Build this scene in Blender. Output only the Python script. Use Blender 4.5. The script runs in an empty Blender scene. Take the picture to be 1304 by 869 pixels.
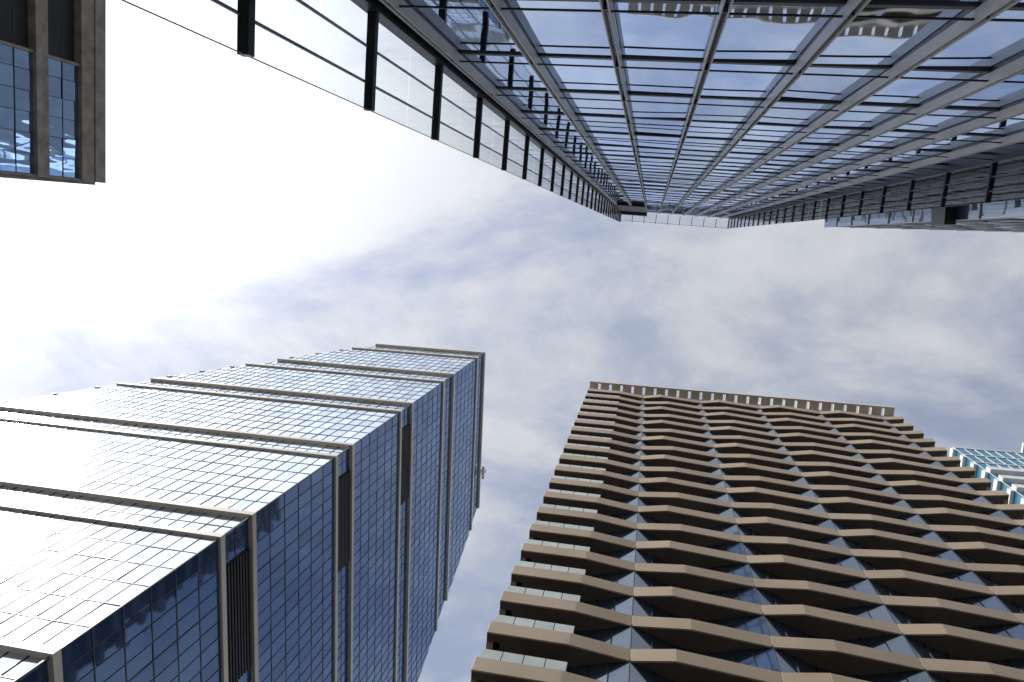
import bpy, math, random
from mathutils import Matrix, Vector
random.seed(7)
EYE=1.6   # camera height; heights h below are above eye level
scene=bpy.context.scene

# ------------------------------------------------------------------ materials
def new_mat(name):
    m=bpy.data.materials.new(name); m.use_nodes=True
    nt=m.node_tree; b=nt.nodes['Principled BSDF']; return m,nt,b
def solid(name,col,rough=.6,metal=0.,var=.15,scale=.6,bump=0.):
    m,nt,b=new_mat(name)
    b.inputs['Roughness'].default_value=rough; b.inputs['Metallic'].default_value=metal
    tc=nt.nodes.new('ShaderNodeTexCoord'); n=nt.nodes.new('ShaderNodeTexNoise')
    n.inputs['Scale'].default_value=scale; n.inputs['Detail'].default_value=5
    nt.links.new(tc.outputs['Object'],n.inputs['Vector'])
    r=nt.nodes.new('ShaderNodeValToRGB')
    r.color_ramp.elements[0].position=.3; r.color_ramp.elements[1].position=.7
    r.color_ramp.elements[0].color=[c*(1-var) for c in col]+[1]
    r.color_ramp.elements[1].color=[min(1,c*(1+var)) for c in col]+[1]
    nt.links.new(n.outputs['Fac'],r.inputs['Fac'])
    # each cladding sheet differs a touch in tone
    geo=nt.nodes.new('ShaderNodeNewGeometry'); mr=nt.nodes.new('ShaderNodeMapRange'); mr.inputs['To Min'].default_value=.9; mr.inputs['To Max'].default_value=1.06
    nt.links.new(geo.outputs['Random Per Island'],mr.inputs['Value'])
    sc=nt.nodes.new('ShaderNodeVectorMath'); sc.operation='SCALE'
    nt.links.new(r.outputs['Color'],sc.inputs[0]); nt.links.new(mr.outputs[0],sc.inputs['Scale']); nt.links.new(sc.outputs[0],b.inputs['Base Color'])
    if bump:
        n2=nt.nodes.new('ShaderNodeTexNoise'); n2.inputs['Scale'].default_value=12
        nt.links.new(tc.outputs['Object'],n2.inputs['Vector'])
        bp=nt.nodes.new('ShaderNodeBump'); bp.inputs['Strength'].default_value=bump; bp.inputs['Distance'].default_value=.02
        nt.links.new(n2.outputs['Fac'],bp.inputs['Height']); nt.links.new(bp.outputs['Normal'],b.inputs['Normal'])
    return m
def glass(name,body,tint,ior,rough=.03,wave=0.,wscale=.5,stretch=(1,1,1)):
    """coated curtain-wall glass: dark body, fresnel-weighted mirror coating"""
    m,nt,b=new_mat(name); N=nt.nodes.new; L=nt.links.new
    out=nt.nodes['Material Output']
    b.inputs['Base Color'].default_value=(*body,1); b.inputs['Roughness'].default_value=.25
    b.inputs['IOR'].default_value=1.3
    g=N('ShaderNodeBsdfGlossy'); g.inputs['Roughness'].default_value=rough
    # every pane's coating differs very slightly (random per mesh island)
    geo=N('ShaderNodeNewGeometry'); mr=N('ShaderNodeMapRange'); mr.inputs['To Min'].default_value=.80; mr.inputs['To Max'].default_value=1.06
    L(geo.outputs['Random Per Island'],mr.inputs['Value'])
    sc=N('ShaderNodeVectorMath'); sc.operation='SCALE'; sc.inputs[0].default_value=tint; L(mr.outputs[0],sc.inputs['Scale']); L(sc.outputs[0],g.inputs['Color'])
    fr=N('ShaderNodeFresnel'); fr.inputs['IOR'].default_value=ior
    mx=N('ShaderNodeMixShader'); L(fr.outputs[0],mx.inputs[0]); L(b.outputs[0],mx.inputs[1]); L(g.outputs[0],mx.inputs[2])
    L(mx.outputs[0],out.inputs['Surface'])
    if wave:
        tc=N('ShaderNodeTexCoord'); mp=N('ShaderNodeMapping'); mp.inputs['Scale'].default_value=stretch
        n=N('ShaderNodeTexNoise'); n.inputs['Scale'].default_value=wscale; n.inputs['Detail'].default_value=1.5
        L(tc.outputs['Object'],mp.inputs[0]); L(mp.outputs[0],n.inputs['Vector'])
        bp=N('ShaderNodeBump'); bp.inputs['Strength'].default_value=1; bp.inputs['Distance'].default_value=wave
        L(n.outputs['Fac'],bp.inputs['Height'])
        L(bp.outputs[0],g.inputs['Normal'])
    return m
def clear_glass(name,tint=(.86,.9,.92),ior=1.5):
    m,nt,b=new_mat(name); N=nt.nodes.new; L=nt.links.new
    nt.nodes.remove(b); out=nt.nodes['Material Output']
    t=N('ShaderNodeBsdfTransparent'); t.inputs[0].default_value=(*tint,1)
    g=N('ShaderNodeBsdfGlossy'); g.inputs['Roughness'].default_value=.02
    fr=N('ShaderNodeFresnel'); fr.inputs['IOR'].default_value=ior
    mx=N('ShaderNodeMixShader'); L(fr.outputs[0],mx.inputs[0]); L(t.outputs[0],mx.inputs[1]); L(g.outputs[0],mx.inputs[2])
    L(mx.outputs[0],out.inputs['Surface']); return m

M=dict(
 tan=solid('tan_metal_cladding',(.42,.33,.235),.5,.0,.1,.25),
 beige=solid('beige_aluminium',(.60,.55,.47),.45,.05,.08,.3),
 crown=solid('pale_concrete',(.62,.57,.49),.6,0,.1,.5),
 dark=solid('dark_frame',(.03,.032,.038),.4,.2,.2),
 mull=solid('mullion_grey',(.07,.075,.085),.4,.3,.2),
 steel=solid('painted_steel',(.11,.115,.125),.42,.2,.15,.8),
 steel_l=solid('light_steel',(.74,.74,.73),.4,.0,.12,.8),
 louvre=solid('louvre_black',(.03,.032,.038),.6,0,.2),
 stone=solid('brown_stone',(.30,.265,.225),.6,0,.3,1.2,.3),
 body=solid('core_wall',(.05,.055,.065),.7,0,.2),
 soffit=solid('shaded_soffit_panel',(.11,.085,.062),.6,0,.15,.4),  # darkened tan cladding: the shade under the ribbons is put into the colour
 white=solid('white_spandrel',(.7,.72,.73),.5,0,.1),
 g_left=glass('tower_glass',(.015,.03,.06),(.74,.82,.94),2.4,.11,.012,.35),
 g_side=glass('tower_glass_sky_tint',(.008,.035,.10),(.40,.60,1.),2.6,.04,.012,.35),  # same tower glass, with the blue sky reflection put into its colour
 g_brown=glass('window_glass',(.02,.035,.06),(.75,.86,1.),3.0,.03,.01,.5),
 g_top=glass('facade_glass',(.04,.06,.11),(.66,.78,1.),3.2,.02,.02,.5,(1,1,.5)),
 g_ul=glass('dark_blue_glass',(.01,.03,.08),(.42,.64,1.),2.8,.02,.12,.6,(1,1,.3)),
 g_far=glass('far_glass',(.04,.16,.24),(.5,.8,.95),2.,.05,.01,.3),
 clear=clear_glass('clear_glass'),
 balus=solid('sky_pale_balustrade_glass',(.45,.50,.49),.15,0,.1,.8),  # opaque pale colour stands in for bright sky on and through the glass
)

# ------------------------------------------------------------------ mesh helpers
def group(name):
    e=bpy.data.objects.new(name,None); scene.collection.objects.link(e); e.empty_display_size=2; return e
class Part:
    def __init__(s,name,parent,mat): s.n=name;s.p=parent;s.m=mat;s.v=[];s.f=[]
    def poly(s,pts):
        i=len(s.v); s.v+= [tuple(p) for p in pts]; s.f.append(tuple(range(i,i+len(pts))))
    def hexa(s,b,t):   # 4 bottom pts, 4 top pts
        i=len(s.v); s.v+=[tuple(p) for p in b]+[tuple(p) for p in t]
        s.f+=[(i+3,i+2,i+1,i),(i+4,i+5,i+6,i+7)]+[(i+k,i+(k+1)%4,i+4+(k+1)%4,i+4+k) for k in range(4)]
    def done(s,bevel=0):
        me=bpy.data.meshes.new(s.n); me.from_pydata(s.v,[],s.f); me.update()
        o=bpy.data.objects.new(s.n,me); me.materials.append(s.m); scene.collection.objects.link(o)
        if s.p: o.parent=s.p
        if bevel:
            md=o.modifiers.new('bevel','BEVEL'); md.width=bevel; md.segments=1
        return o
class Frame:
    """facade frame: s along wall, d outward, h above eye level"""
    def __init__(s,o,t,n):
        s.o=Vector((o[0],o[1])); s.t=Vector(t).normalized(); s.n=Vector(n).normalized()
    def P(s,a,d,h):
        q=s.o+s.t*a+s.n*d; return (q.x,q.y,h+EYE)
    def box(s,part,a0,a1,d0,d1,h0,h1):
        part.hexa([s.P(a0,d0,h0),s.P(a1,d0,h0),s.P(a1,d1,h0),s.P(a0,d1,h0)],
                  [s.P(a0,d0,h1),s.P(a1,d0,h1),s.P(a1,d1,h1),s.P(a0,d1,h1)])
    def pane(s,part,a0,a1,d,h0,h1,j=.004,a1t=None):
        if a1t is None:a1t=a1
        k1=random.gauss(0,j);k2=random.gauss(0,j)
        part.poly([s.P(a0,d-k1-k2,h0),s.P(a1,d+k1-k2,h0),s.P(a1t,d+k1+k2,h1),s.P(a0,d-k1+k2,h1)])

# ================================================================== glass office tower (tapered)
T=group('glass_office_tower')
C=(-35.7,25.7); TA=(-1,-.046); TB=(-.045,1)
FA=Frame(C,TA,(.046,-1)); FB=Frame(C,TB,(1,.045))
LA=lambda h:min(60,25.3+.42*(147-h)); LB=lambda h:min(58,36+.38*(147-h))
core=Part('core',T,M['body'])
def ring(h,ins=.6):
    a=FA.P(ins,-ins,h); b=FA.P(LA(h)-ins,-ins,h); c=FB.P(LB(h)-ins,-ins,h)
    d=(b[0]+c[0]-a[0],b[1]+c[1]-a[1],h+EYE); return [a,b,d,c]
hs=[-1.6,64.3,91.7,146.6]
for h0,h1 in zip(hs[:-1],hs[1:]): core.hexa(ring(h0),ring(h1))
core.done()
pairs=[(147,140.4),(122.4,115.8),(99.2,94.1),(77.2,72.6),(55.15,50.3),(33.2,28.5),(11,6.5)]
zones=[(pairs[i+1][0],pairs[i][1]) for i in range(len(pairs)-1)]
gpa=Part('curtain_wall_glass',T,M['g_left']); gpb=Part('side_curtain_wall_glass',T,M['g_side']); mp=Part('mullions',T,M['mull']); fp=Part('horizontal_fins',T,M['beige'])
lp=Part('plant_louvres',T,M['louvre']); tp=Part('end_fins',T,M['beige'])
def wall(F,L,h0,h1,rows,step,d,skip=None):
    gp=gpa if F is FA else gpb
    rh=(h1-h0)/rows
    for r in range(rows):
        a=h0+r*rh;b=a+rh; s=0.
        while s<L(a):
            e=min(s+step,L(a)); et=min(s+step,L(b))
            if et-s>.05: F.pane(gp,s,e,d,a,b,.006,et)
            else: gp.poly([F.P(s,d,a),F.P(e,d,a),F.P(s,d,b)])
            s+=step
        if r: F.box(mp,0,L(a),d-.02,d+.04,a-.045,a+.045)
    s=step;i=1
    while s<L(h0):
        ht=h1 if s<=L(h1) else h0+(h1-h0)*(L(h0)-s)/(L(h0)-L(h1)+1e-6)
        w=.05 if i%4==0 else .028
        if ht>h0+.2: F.box(mp,s-w,s+w,d-.02,d+.05,h0,ht)
        s+=step;i+=1
for (h0,h1) in zones:
    wall(FA,LA,h0+.28,h1-.28,6,1.5,0); wall(FB,LB,h0+.28,h1-.28,6,1.5,0)
    rh=(h1-h0)/6
    for r in range(1,6,2):
        h=h0+r*rh; FA.box(tp,LA(h)-.15,LA(h)+.45,-.2,.16,h-.3,h+.3)
for i,(ht,hb) in enumerate(pairs):
    wall(FA,LA,hb+.28,ht-.28,2,1.5,-.18)
    wall(FB,LB,hb+.28,ht-.28,2,1.5,-.18)
    for h in (ht,hb):
        FA.box(fp,-.26,LA(h)+.15,-.3,.26,h-.32,h+.32)
        FB.box(fp,.305,LB(h)+.15,-.3,.258,h-.318,h+.318)
    if 2<=i<6:
        n=9
        for k in range(n):
            z=hb+.6+(ht-hb-1.2)*k/(n-1)
            FB.box(lp,3.05,15.,-.15,.06,z-.1,z+.1)
        FB.box(lp,2.95,15.1,-.17,-.13,hb+.35,ht-.35)
FA.box(mp,-.06,.06,-.06,.07,-1.6,146.6)
gpa.done();gpb.done();mp.done();fp.done();lp.done();tp.done()
rp=Part('roof_plant',T,M['body'])
rp.hexa(ring(146.6,1.5),ring(147.1,1.5)); rp.done()
bm=Part('maintenance_crane',T,M['steel_l'])
FB.box(bm,27,28,-4,1.2,148,148.6); FB.box(bm,26.2,29,-7,-4,146.8,150); FB.box(bm,26,29,.6,1.1,146.6,147.7); FB.box(bm,27.3,27.7,.7,1.0,147.7,148); bm.done()

# ================================================================== ribbed tan tower
B=group('balcony_apartment_tower')
FR=Frame((-9.1,24),(1,.046),(.046,-1)); W=45.3; FH=3.75; TOP=110.
tan=Part('folded_ribbon_balconies',B,M['tan']); so=Part('soffits',B,M['soffit']); wg=Part('window_glass',B,M['g_brown'])
wf=Part('window_frames',B,M['dark']); bal=Part('glass_balustrades',B,M['balus'])
FWs=Frame((-9.1,24),(-.046,1),(-1,-.046)); FEs=Frame(FR.P(W,0,0)[:2],(-.046,1),(1,.046)); DEP=28
bay=8.55; tro=[8.6+bay*i for i in range(5)]   # troughs
def outl(par):
    A=.44 if par else .36
    pts=[(0,.42),(4.9,.44)]
    for i,t in enumerate(tro):
        pts.append((min(t,W),0.))
        k=.30 if par else .42
        if t+bay*k<W: pts.append((t+bay*k,A))
    if pts[-1][0]<W: pts.append((W,.36))
    return pts
def gl():
    pts=[(0,-1.7),(4.6,-1.7)]
    for t in tro:
        if t-3.6<W: pts.append((t-3.6,-1.15))
        if t<W: pts.append((t,-.14))
        if t+2.6<W: pts.append((t+2.6,-1.0))
        if t+bay*.48<W-1: pts.append((t+bay*.48,-1.25))
    pts.append((W,-1.9)); 
    return pts
G=gl()
def interp(G,s):
    for (a,da),(b,db) in zip(G[:-1],G[1:]):
        if a<=s<=b: return da+(db-da)*(s-a)/(b-a)
    return G[-1][1]
gd=lambda s:interp(G,s)
nfl=int((TOP+EYE)//FH)
for j in range(1,nfl):
    ht=TOP-FH*j; O=outl(j%2); hb=ht-1.08
    for (a,da),(b,db) in zip(O[:-1],O[1:]):
        tan.hexa([FR.P(a,da-.22,hb),FR.P(b,db-.22,hb),FR.P(b,db-.1,hb),FR.P(a,da-.1,hb)],
                 [FR.P(a,da-.12,ht),FR.P(b,db-.12,ht),FR.P(b,db,ht),FR.P(a,da,ht)])
    S=sorted(set([p[0] for p in O]+[p[0] for p in G]))
    od=lambda s:interp(O,s)
    for a,b in zip(S[:-1],S[1:]):
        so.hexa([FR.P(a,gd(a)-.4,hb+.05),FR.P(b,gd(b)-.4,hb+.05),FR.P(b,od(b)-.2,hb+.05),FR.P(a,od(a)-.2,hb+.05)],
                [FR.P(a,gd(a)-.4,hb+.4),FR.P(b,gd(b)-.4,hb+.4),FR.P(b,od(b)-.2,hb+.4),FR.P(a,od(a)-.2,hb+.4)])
    lo=ht-FH
    for (a,da),(b,db) in zip(G[:-1],G[1:]):
        n=max(1,round((b-a)/1.3))
        for k in range(n):
            u0=a+(b-a)*k/n;u1=a+(b-a)*(k+1)/n; d0=gd(u0+1e-4);d1=gd(u1-1e-4); e=random.gauss(0,.014)
            wg.poly([FR.P(u0,d0+e,lo-.8),FR.P(u1,d1+e,lo-.8),FR.P(u1,d1-e,hb+.2),FR.P(u0,d0-e,hb+.2)])
            FR.box(wf,u0-.03,u0+.03,d0-.03,d0+.06,lo-1.,hb+.1)
    for k in range(4):
        a=.15+k*1.25; dd=.27
        bal.poly([FR.P(a,dd,lo-.05),FR.P(a+1.2,dd,lo-.05),FR.P(a+1.2,dd,lo+1.05),FR.P(a,dd,lo+1.05)])
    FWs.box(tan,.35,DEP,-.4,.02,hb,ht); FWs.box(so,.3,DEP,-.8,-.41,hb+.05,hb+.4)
    FEs.box(tan,.35,DEP,-.4,.02,hb,ht)
    FWs.box(wg,2.4,DEP-.2,-1.2,-1.1,lo-.8,hb+.2); FEs.box(wg,2.4,DEP-.2,-1.2,-1.1,lo-.8,hb+.2)
bc=Part('core',B,M['body']); FR.box(bc,1.4,W-1.4,-DEP+1,-2.9,-1.6,TOP-2.5); bc.done()
cr=Part('roof_pergola',B,M['crown'])
FR.box(cr,0,W,.65,.9,TOP-.7,TOP-.1); FR.box(cr,0,W,-1.3,-.5,TOP-1.6,TOP-.1)
n=25
for k in range(n+1):
    a=(W-1.35)*k/n; FR.box(cr,a,a+1.35,-.5,.65,TOP-.65,TOP-.2)
cr.done()
am=Part('roof_masts',B,M['steel_l'])
for a in (15,26.5,38): FR.box(am,a,a+.12,-.9,-.78,TOP-.1,TOP+3)
am.done()
tan.done(.02);so.done();wg.done();wf.done();bal.done()

# ================================================================== steel-framed glass building overhead
S_=group('steel_framed_glass_building')
FT=Frame((-5.27,-4.2),(17.87,1.45),(-.0809,.9967)); WT=17.93; F0=8.9; FF=4.2; NT=27; HT=F0+FF*NT
gt=Part('facade_glass',S_,M['g_top']); dk=Part('floor_beams',S_,M['steel']); st=Part('vertical_fins',S_,M['steel'])
sl=Part('fin_blades',S_,M['steel_l']); cg=Part('screen_glass',S_,M['clear']); br=Part('outrigger_brackets',S_,M['dark']); rl=Part('screen_rails',S_,M['steel'])
fins=[.42]+[2.38+2.0*i for i in range(8)]
GD=-.32
cols=[0]+fins+[WT]
levels=[F0+FF*k*.5 for k in range(-4,2*NT+1)]
for a,b in zip(cols[:-1],cols[1:]):
    for h0,h1 in zip(levels[:-1:2],levels[2::2]): FT.pane(gt,a,b,GD,h0,h1,.008)
for s in fins:
    # twin-blade fin: two thin plates with a slot between, capped at glass line
    FT.box(sl,s-.075,s-.05,GD+.05,-.02,-1.6,HT+.3)
    FT.box(sl,s+.05,s+.075,GD+.05,-.02,-1.6,HT+.3)
    FT.box(st,s-.05,s+.05,GD-.02,GD+.03,-1.6,HT)
    for k in range(-2,NT+1):   # little spacer plates that tie the blades at each floor
        h=F0+FF*k; FT.box(st,s-.049,s+.049,-.2,-.05,h-.28,h-.2)
FT.box(br,-.17,.12,-.5,.02,-1.6,HT+.4); FT.box(br,WT-.1,WT+.12,-.5,.02,-1.6,HT+.4)
FT.box(br,.2,.28,-.30,-.1,-1.6,HT)
for k,h in enumerate(levels):
    if k%2==0:
        FT.box(dk,.12,WT-.1,GD-.01,GD+.04,h-.08,h+.08)
        FT.box(br,.12,WT-.1,-.12,-.085,h-.04,h+.0)
for side,s0,D in ((0,-.03,1.8),(1,WT+.03,1.5)):
    for n in range(-2,NT+1):
        h=F0+FF*n
        FT.box(br,s0-.085,s0+.085,.02,D,h-.07,h+.08)
        if n<NT:
            x=s0+random.gauss(0,.004)
            cg.poly([FT.P(x,.04,h+.12),FT.P(x,D-.02,h+.12),FT.P(x,D-.02,h+FF*.5-.015),FT.P(x,.04,h+FF*.5-.015)])
            x=s0+random.gauss(0,.004)
            cg.poly([FT.P(x,.04,h+FF*.5+.015),FT.P(x,D-.02,h+FF*.5+.015),FT.P(x,D-.02,h+FF-.1),FT.P(x,.04,h+FF-.1)])
    for d in (D*.36,D*.72): FT.box(rl,s0-.06,s0-.02,d-.02,d+.02,-1.6,HT)
    FT.box(rl,s0-.008,s0+.008,D-.015,D+.0,-1.6,HT)
for i in range(10):
    s=.0+WT*i/9; FT.box(rl,s-.05,s+.05,.0,1.75-.3*i/9,HT+.45,HT+.55)
FT.box(rl,-.1,WT+.1,1.45,1.5,HT+.36,HT+.45)
for i in range(9):
    a=WT*i/9+.07; cg.poly([FT.P(a,.03,HT+.4),FT.P(a+WT/9-.14,.03,HT+.4),FT.P(a+WT/9-.14,1.44,HT+.4),FT.P(a,1.44,HT+.4)])
lv=Part('louvre_panel',S_,M['louvre']); FT.box(lv,.15,4.3,-.1,.0,HT-26,HT-.6); FT.box(lv,.0,4.4,.02,.5,HT-3,HT+.3); lv.done()
cb=Part('core',S_,M['body']); FT.box(cb,-.1,WT+.1,-30,-.51,-1.6,HT+.1); cb.done()
for p in (gt,dk,st,sl,cg,br,rl): p.done()

# ================================================================== neighbouring glass building
Nn=group('glass_office_building')
FN=Frame((14,-.75),(1,.03),(0,1)); FNw=Frame((14,-.75),(0,-1),(-1,0))
ng=Part('glass',Nn,M['g_top']); nm=Part('frames',Nn,M['steel_l']); nd=Part('canopy_band',Nn,M['dark'])
for k in range(15):
    h0=2.+k*4;
    for i in range(16): FN.pane(ng,i*2,i*2+2,0,h0,h0+4,.006)
    for i in range(10): FNw.pane(ng,i*2,i*2+2,0,h0,h0+4,.006)
    FN.box(nm,-.05,32,0,.05,h0-.08,h0+.08); FNw.box(nm,0,20,.0,.06,h0-.06,h0+.06)
for i in range(17): FN.box(nm,i*2-.03,i*2+.03,.0,.04,-1.6,62)
for i in range(1,11): FNw.box(nm,i*2-.03,i*2+.03,.0,.04,-1.6,62)
FNw.box(nd,-.2,20,.0,.5,36.4,38)
nb=Part('core',Nn,M['body']); FN.box(nb,.1,31.9,-20,-.1,-1.6,61.9); nb.done()
ng.done();nm.done();nd.done()

# ================================================================== stone office building (left)
U=group('stone_office_building')
FU=Frame((-40,-3.9),(.102,-.995),(.995,.102)); FU2=Frame((-40,-3.9),(-.9967,-.0809),(-.0809,.9967))
us=Part('stone_bands',U,M['stone']); ug=Part('window_glass',U,M['g_ul']); uf=Part('window_frames',U,M['mull']); uo=Part('dark_openings',U,M['louvre'])
H=45.4; LU=36
ub=Part('core',U,M['body'])
FU.box(ub,.9,LU-.2,-30,-.8,-1.6,H-.3); ub.done()
FU.box(us,0,LU,-.6,.2,43.3,44.4); FU.box(us,0,LU,-.6,.26,44.45,H)
FU2.box(us,.62,30,-.6,.2,43.3,H-.01)
h=40.65
while h>-1.6:
    FU.box(us,0,LU,-.6,.2,h-1.0,h-.55); FU.box(us,0,LU,-.6,.12,h-.5,h); FU.box(uf,0,LU,-.6,.05,h-.55,h-.5)
    FU2.box(us,.62,30,-.6,.15,h-.95,h)
    h-=3.65
top=43.3
while top>0:
    lo=top-2.65
    for i in range(int((LU)/1.3)):
        a=.15+i*1.3;b=a+1.3
        if 7.8<=a<14 or 21<a<27: continue
        FU.pane(ug,a,b,-.1,lo,lo+1.3,.01); FU.pane(ug,a,b,-.1,lo+1.3,top,.01)
        FU.box(uf,a-.02,a+.02,-.1,-.05,lo,top)
    FU.box(uf,0,LU,-.11,-.06,lo+1.28,lo+1.32)
    FU.box(uo,7.95,14.7,-.55,-.4,lo,top)
    FU.box(us,7.75,7.93,-.5,.05,lo,top)
    FU2.box(ug,.62,30,-.3,-.1,lo,top)
    top-=3.65
FU.box(us,-.02,.14,-.6,.1,-1.6,43.3)
us.done();ug.done();uf.done();uo.done()

# ================================================================== distant banded tower
Dn=group('white_banded_office_tower')
FD=Frame((53,36.7),(1,.03),(.03,-1)); FDw=Frame((53,36.7),(-.03,1),(-1,-.03))
dg=Part('glass',Dn,M['g_far']); dw=Part('white_bands',Dn,M['white']); dc=Part('core',Dn,M['body'])
for k in range(33):
    h=130-4*k
    for i in range(20): FD.pane(dg,i*1.6,i*1.6+1.6,0,h-4,h,.01)
    FDw.box(dg,0,24,-.1,0,h-4,h); FDw.box(dw,0,24,0,.5,h-1.1,h)
    if k>2: FD.box(dw,0,32,.0,.7,h-1.5,h-.1)
    else: FD.box(dw,0,32,.0,.12,h-.25,h)
for i in range(21): FD.box(dw,i*1.6-.03,i*1.6+.03,0,.08,-1.6,130)
FD.box(dc,.2,31.8,-24,-.15,-1.6,129.8); FD.box(dg,15,26,-8,-.5,129.9,138)
FD.box(dw,14.8,26.2,-8.2,-.3,138,138.6)
dg.done();dw.done();dc.done()

# ================================================================== ground, road, pavements
def slab(name,x0,x1,y0,y1,z0,z1,mat):
    p=Part(name,None,mat); p.hexa([(x0,y0,z0),(x1,y0,z0),(x1,y1,z0),(x0,y1,z0)],[(x0,y0,z1),(x1,y0,z1),(x1,y1,z1),(x0,y1,z1)]); return p.done()
asph=solid('asphalt',(.05,.05,.052),.9,0,.2,3,.4); pav=solid('paving',(.27,.26,.25),.8,0,.15,1.5,.2); paint=solid('road_paint',(.75,.75,.72),.7,0,.08)
gp_=Part('ground',None,solid('ground_concrete',(.18,.18,.17),.9,0,.15,.05)); gp_.poly([(-1500,-1500,-.02),(1500,-1500,-.02),(1500,1500,-.02),(-1500,1500,-.02)]); gp_.done()
rd=Part('road',None,asph); rd.poly([(-300,5,-.012),(300,5,-.012),(300,19,-.012),(-300,19,-.012)]); rd.done()
slab('pavement',-300,300,-4,4.8,-.01,.12,pav); slab('pavement.001',-300,300,19.2,30,-.01,.12,pav)
slab('kerb',-300,300,4.803,5,-.01,.135,M['crown']); slab('kerb.001',-300,300,19,19.197,-.01,.135,M['crown'])
mk=Part('road_marking',None,paint)
for i in range(-40,40):
    for y in (8.4,12,15.6): mk.poly([(i*6,y-.06,-.006),(i*6+3,y-.06,-.006),(i*6+3,y+.06,-.006),(i*6,y+.06,-.006)])
mk.done()

# ================================================================== light and sky
sd=Vector((-1.087,-.508,1)).normalized()
el=math.asin(sd.z); az=math.atan2(sd.x,sd.y)
L=bpy.data.lights.new('sun','SUN'); L.energy=4.4; L.angle=math.radians(.5); L.color=(1,.95,.88)
lo=bpy.data.objects.new('sun',L); lo.rotation_mode='QUATERNION'; lo.rotation_quaternion=sd.to_track_quat('Z','Y'); lo.location=(-60,-30,150); scene.collection.objects.link(lo)
w=bpy.data.worlds.new('World'); scene.world=w; w.use_nodes=True; nt=w.node_tree; nt.nodes.clear(); N=nt.nodes.new; K=nt.links.new
out=N('ShaderNodeOutputWorld'); bg=N('ShaderNodeBackground'); bg.inputs['Strength'].default_value=.1; K(bg.outputs[0],out.inputs[0])
sky=N('ShaderNodeTexSky'); sky.sky_type='NISHITA'; sky.sun_disc=False; sky.sun_elevation=el; sky.sun_rotation=az; sky.air_density=1.; sky.dust_density=1.; sky.ozone_density=2.
tc=N('ShaderNodeTexCoord'); nrm=N('ShaderNodeVectorMath'); nrm.operation='NORMALIZE'; K(tc.outputs['Generated'],nrm.inputs[0])
sep=N('ShaderNodeSeparateXYZ'); K(nrm.outputs[0],sep.inputs[0])
def math_(op,a,b=None,clamp=False):
    n=N('ShaderNodeMath'); n.operation=op; n.use_clamp=clamp
    for i,x in enumerate((a,b)):
        if x is None: continue
        if isinstance(x,(int,float)): n.inputs[i].default_value=x
        else: K(x,n.inputs[i])
    return n.outputs[0]
z=math_('MAXIMUM',sep.outputs['Z'],.06)
cmb=N('ShaderNodeCombineXYZ'); K(math_('DIVIDE',sep.outputs['X'],z),cmb.inputs[0]); K(math_('DIVIDE',sep.outputs['Y'],z),cmb.inputs[1])
mp1=N('ShaderNodeMapping'); mp1.inputs['Rotation'].default_value=(0,0,.22); mp1.inputs['Scale'].default_value=(1.6,3.0,1); mp1.inputs['Location'].default_value=(5.3,2.2,0); K(cmb.outputs[0],mp1.inputs[0])
n1=N('ShaderNodeTexNoise'); n1.inputs['Scale'].default_value=1.5; n1.inputs['Detail'].default_value=8; n1.inputs['Roughness'].default_value=.6; n1.inputs['Distortion'].default_value=.4; K(mp1.outputs[0],n1.inputs['Vector'])
n2=N('ShaderNodeTexNoise'); n2.inputs['Scale'].default_value=8; n2.inputs['Detail'].default_value=4; K(mp1.outputs[0],n2.inputs['Vector'])
dot=N('ShaderNodeVectorMath'); dot.operation='DOT_PRODUCT'; dot.inputs[1].default_value=sd; K(nrm.outputs[0],dot.inputs[0])
dp=math_('MAXIMUM',dot.outputs['Value'],0)
g1=math_('POWER',dp,5.); g2=math_('POWER',dp,16)
cov=math_('ADD',math_('ADD',n1.outputs['Fac'],math_('MULTIPLY',math_('SUBTRACT',n2.outputs['Fac'],.5),.18)),math_('MULTIPLY',g1,.24))
rmp=N('ShaderNodeMapRange'); rmp.inputs['From Min'].default_value=.34; rmp.inputs['From Max'].default_value=.68; rmp.interpolation_type='SMOOTHSTEP'; K(cov,rmp.inputs['Value'])
fac=math_('ADD',math_('MULTIPLY',rmp.outputs[0],.62),.32,True)
bri=math_('ADD',math_('ADD',6.7,math_('MULTIPLY',g1,5.)),math_('MULTIPLY',g2,10.))
cc=N('ShaderNodeVectorMath'); cc.operation='SCALE'; cc.inputs[0].default_value=(.965,.99,1.03); K(bri,cc.inputs['Scale'])
sk=N('ShaderNodeVectorMath'); sk.operation='MULTIPLY'; sk.inputs[1].default_value=(2.05,1.9,1.9); K(sky.outputs[0],sk.inputs[0])
mix=N('ShaderNodeMix'); mix.data_type='RGBA'; K(fac,mix.inputs['Factor']); K(sk.outputs[0],mix.inputs['A']); K(cc.outputs[0],mix.inputs['B'])
K(mix.outputs['Result'],bg.inputs['Color'])

# ================================================================== camera
cam=bpy.data.cameras.new('camera'); co=bpy.data.objects.new('camera',cam); scene.collection.objects.link(co)
cam.sensor_width=36; cam.lens=880/1304*36; cam.clip_start=.05; cam.clip_end=5000
right=Vector((.9806,0,.1961)); down=Vector((.0294,.9887,-.1471)); fwd=Vector((-.1939,.15,.9695))
Mx=Matrix((right,-down,-fwd)).transposed().to_4x4(); Mx.translation=Vector((0,0,EYE)); co.matrix_world=Mx
scene.camera=co
scene.view_settings.view_transform='Standard'; scene.view_settings.look='None'; scene.view_settings.exposure=0
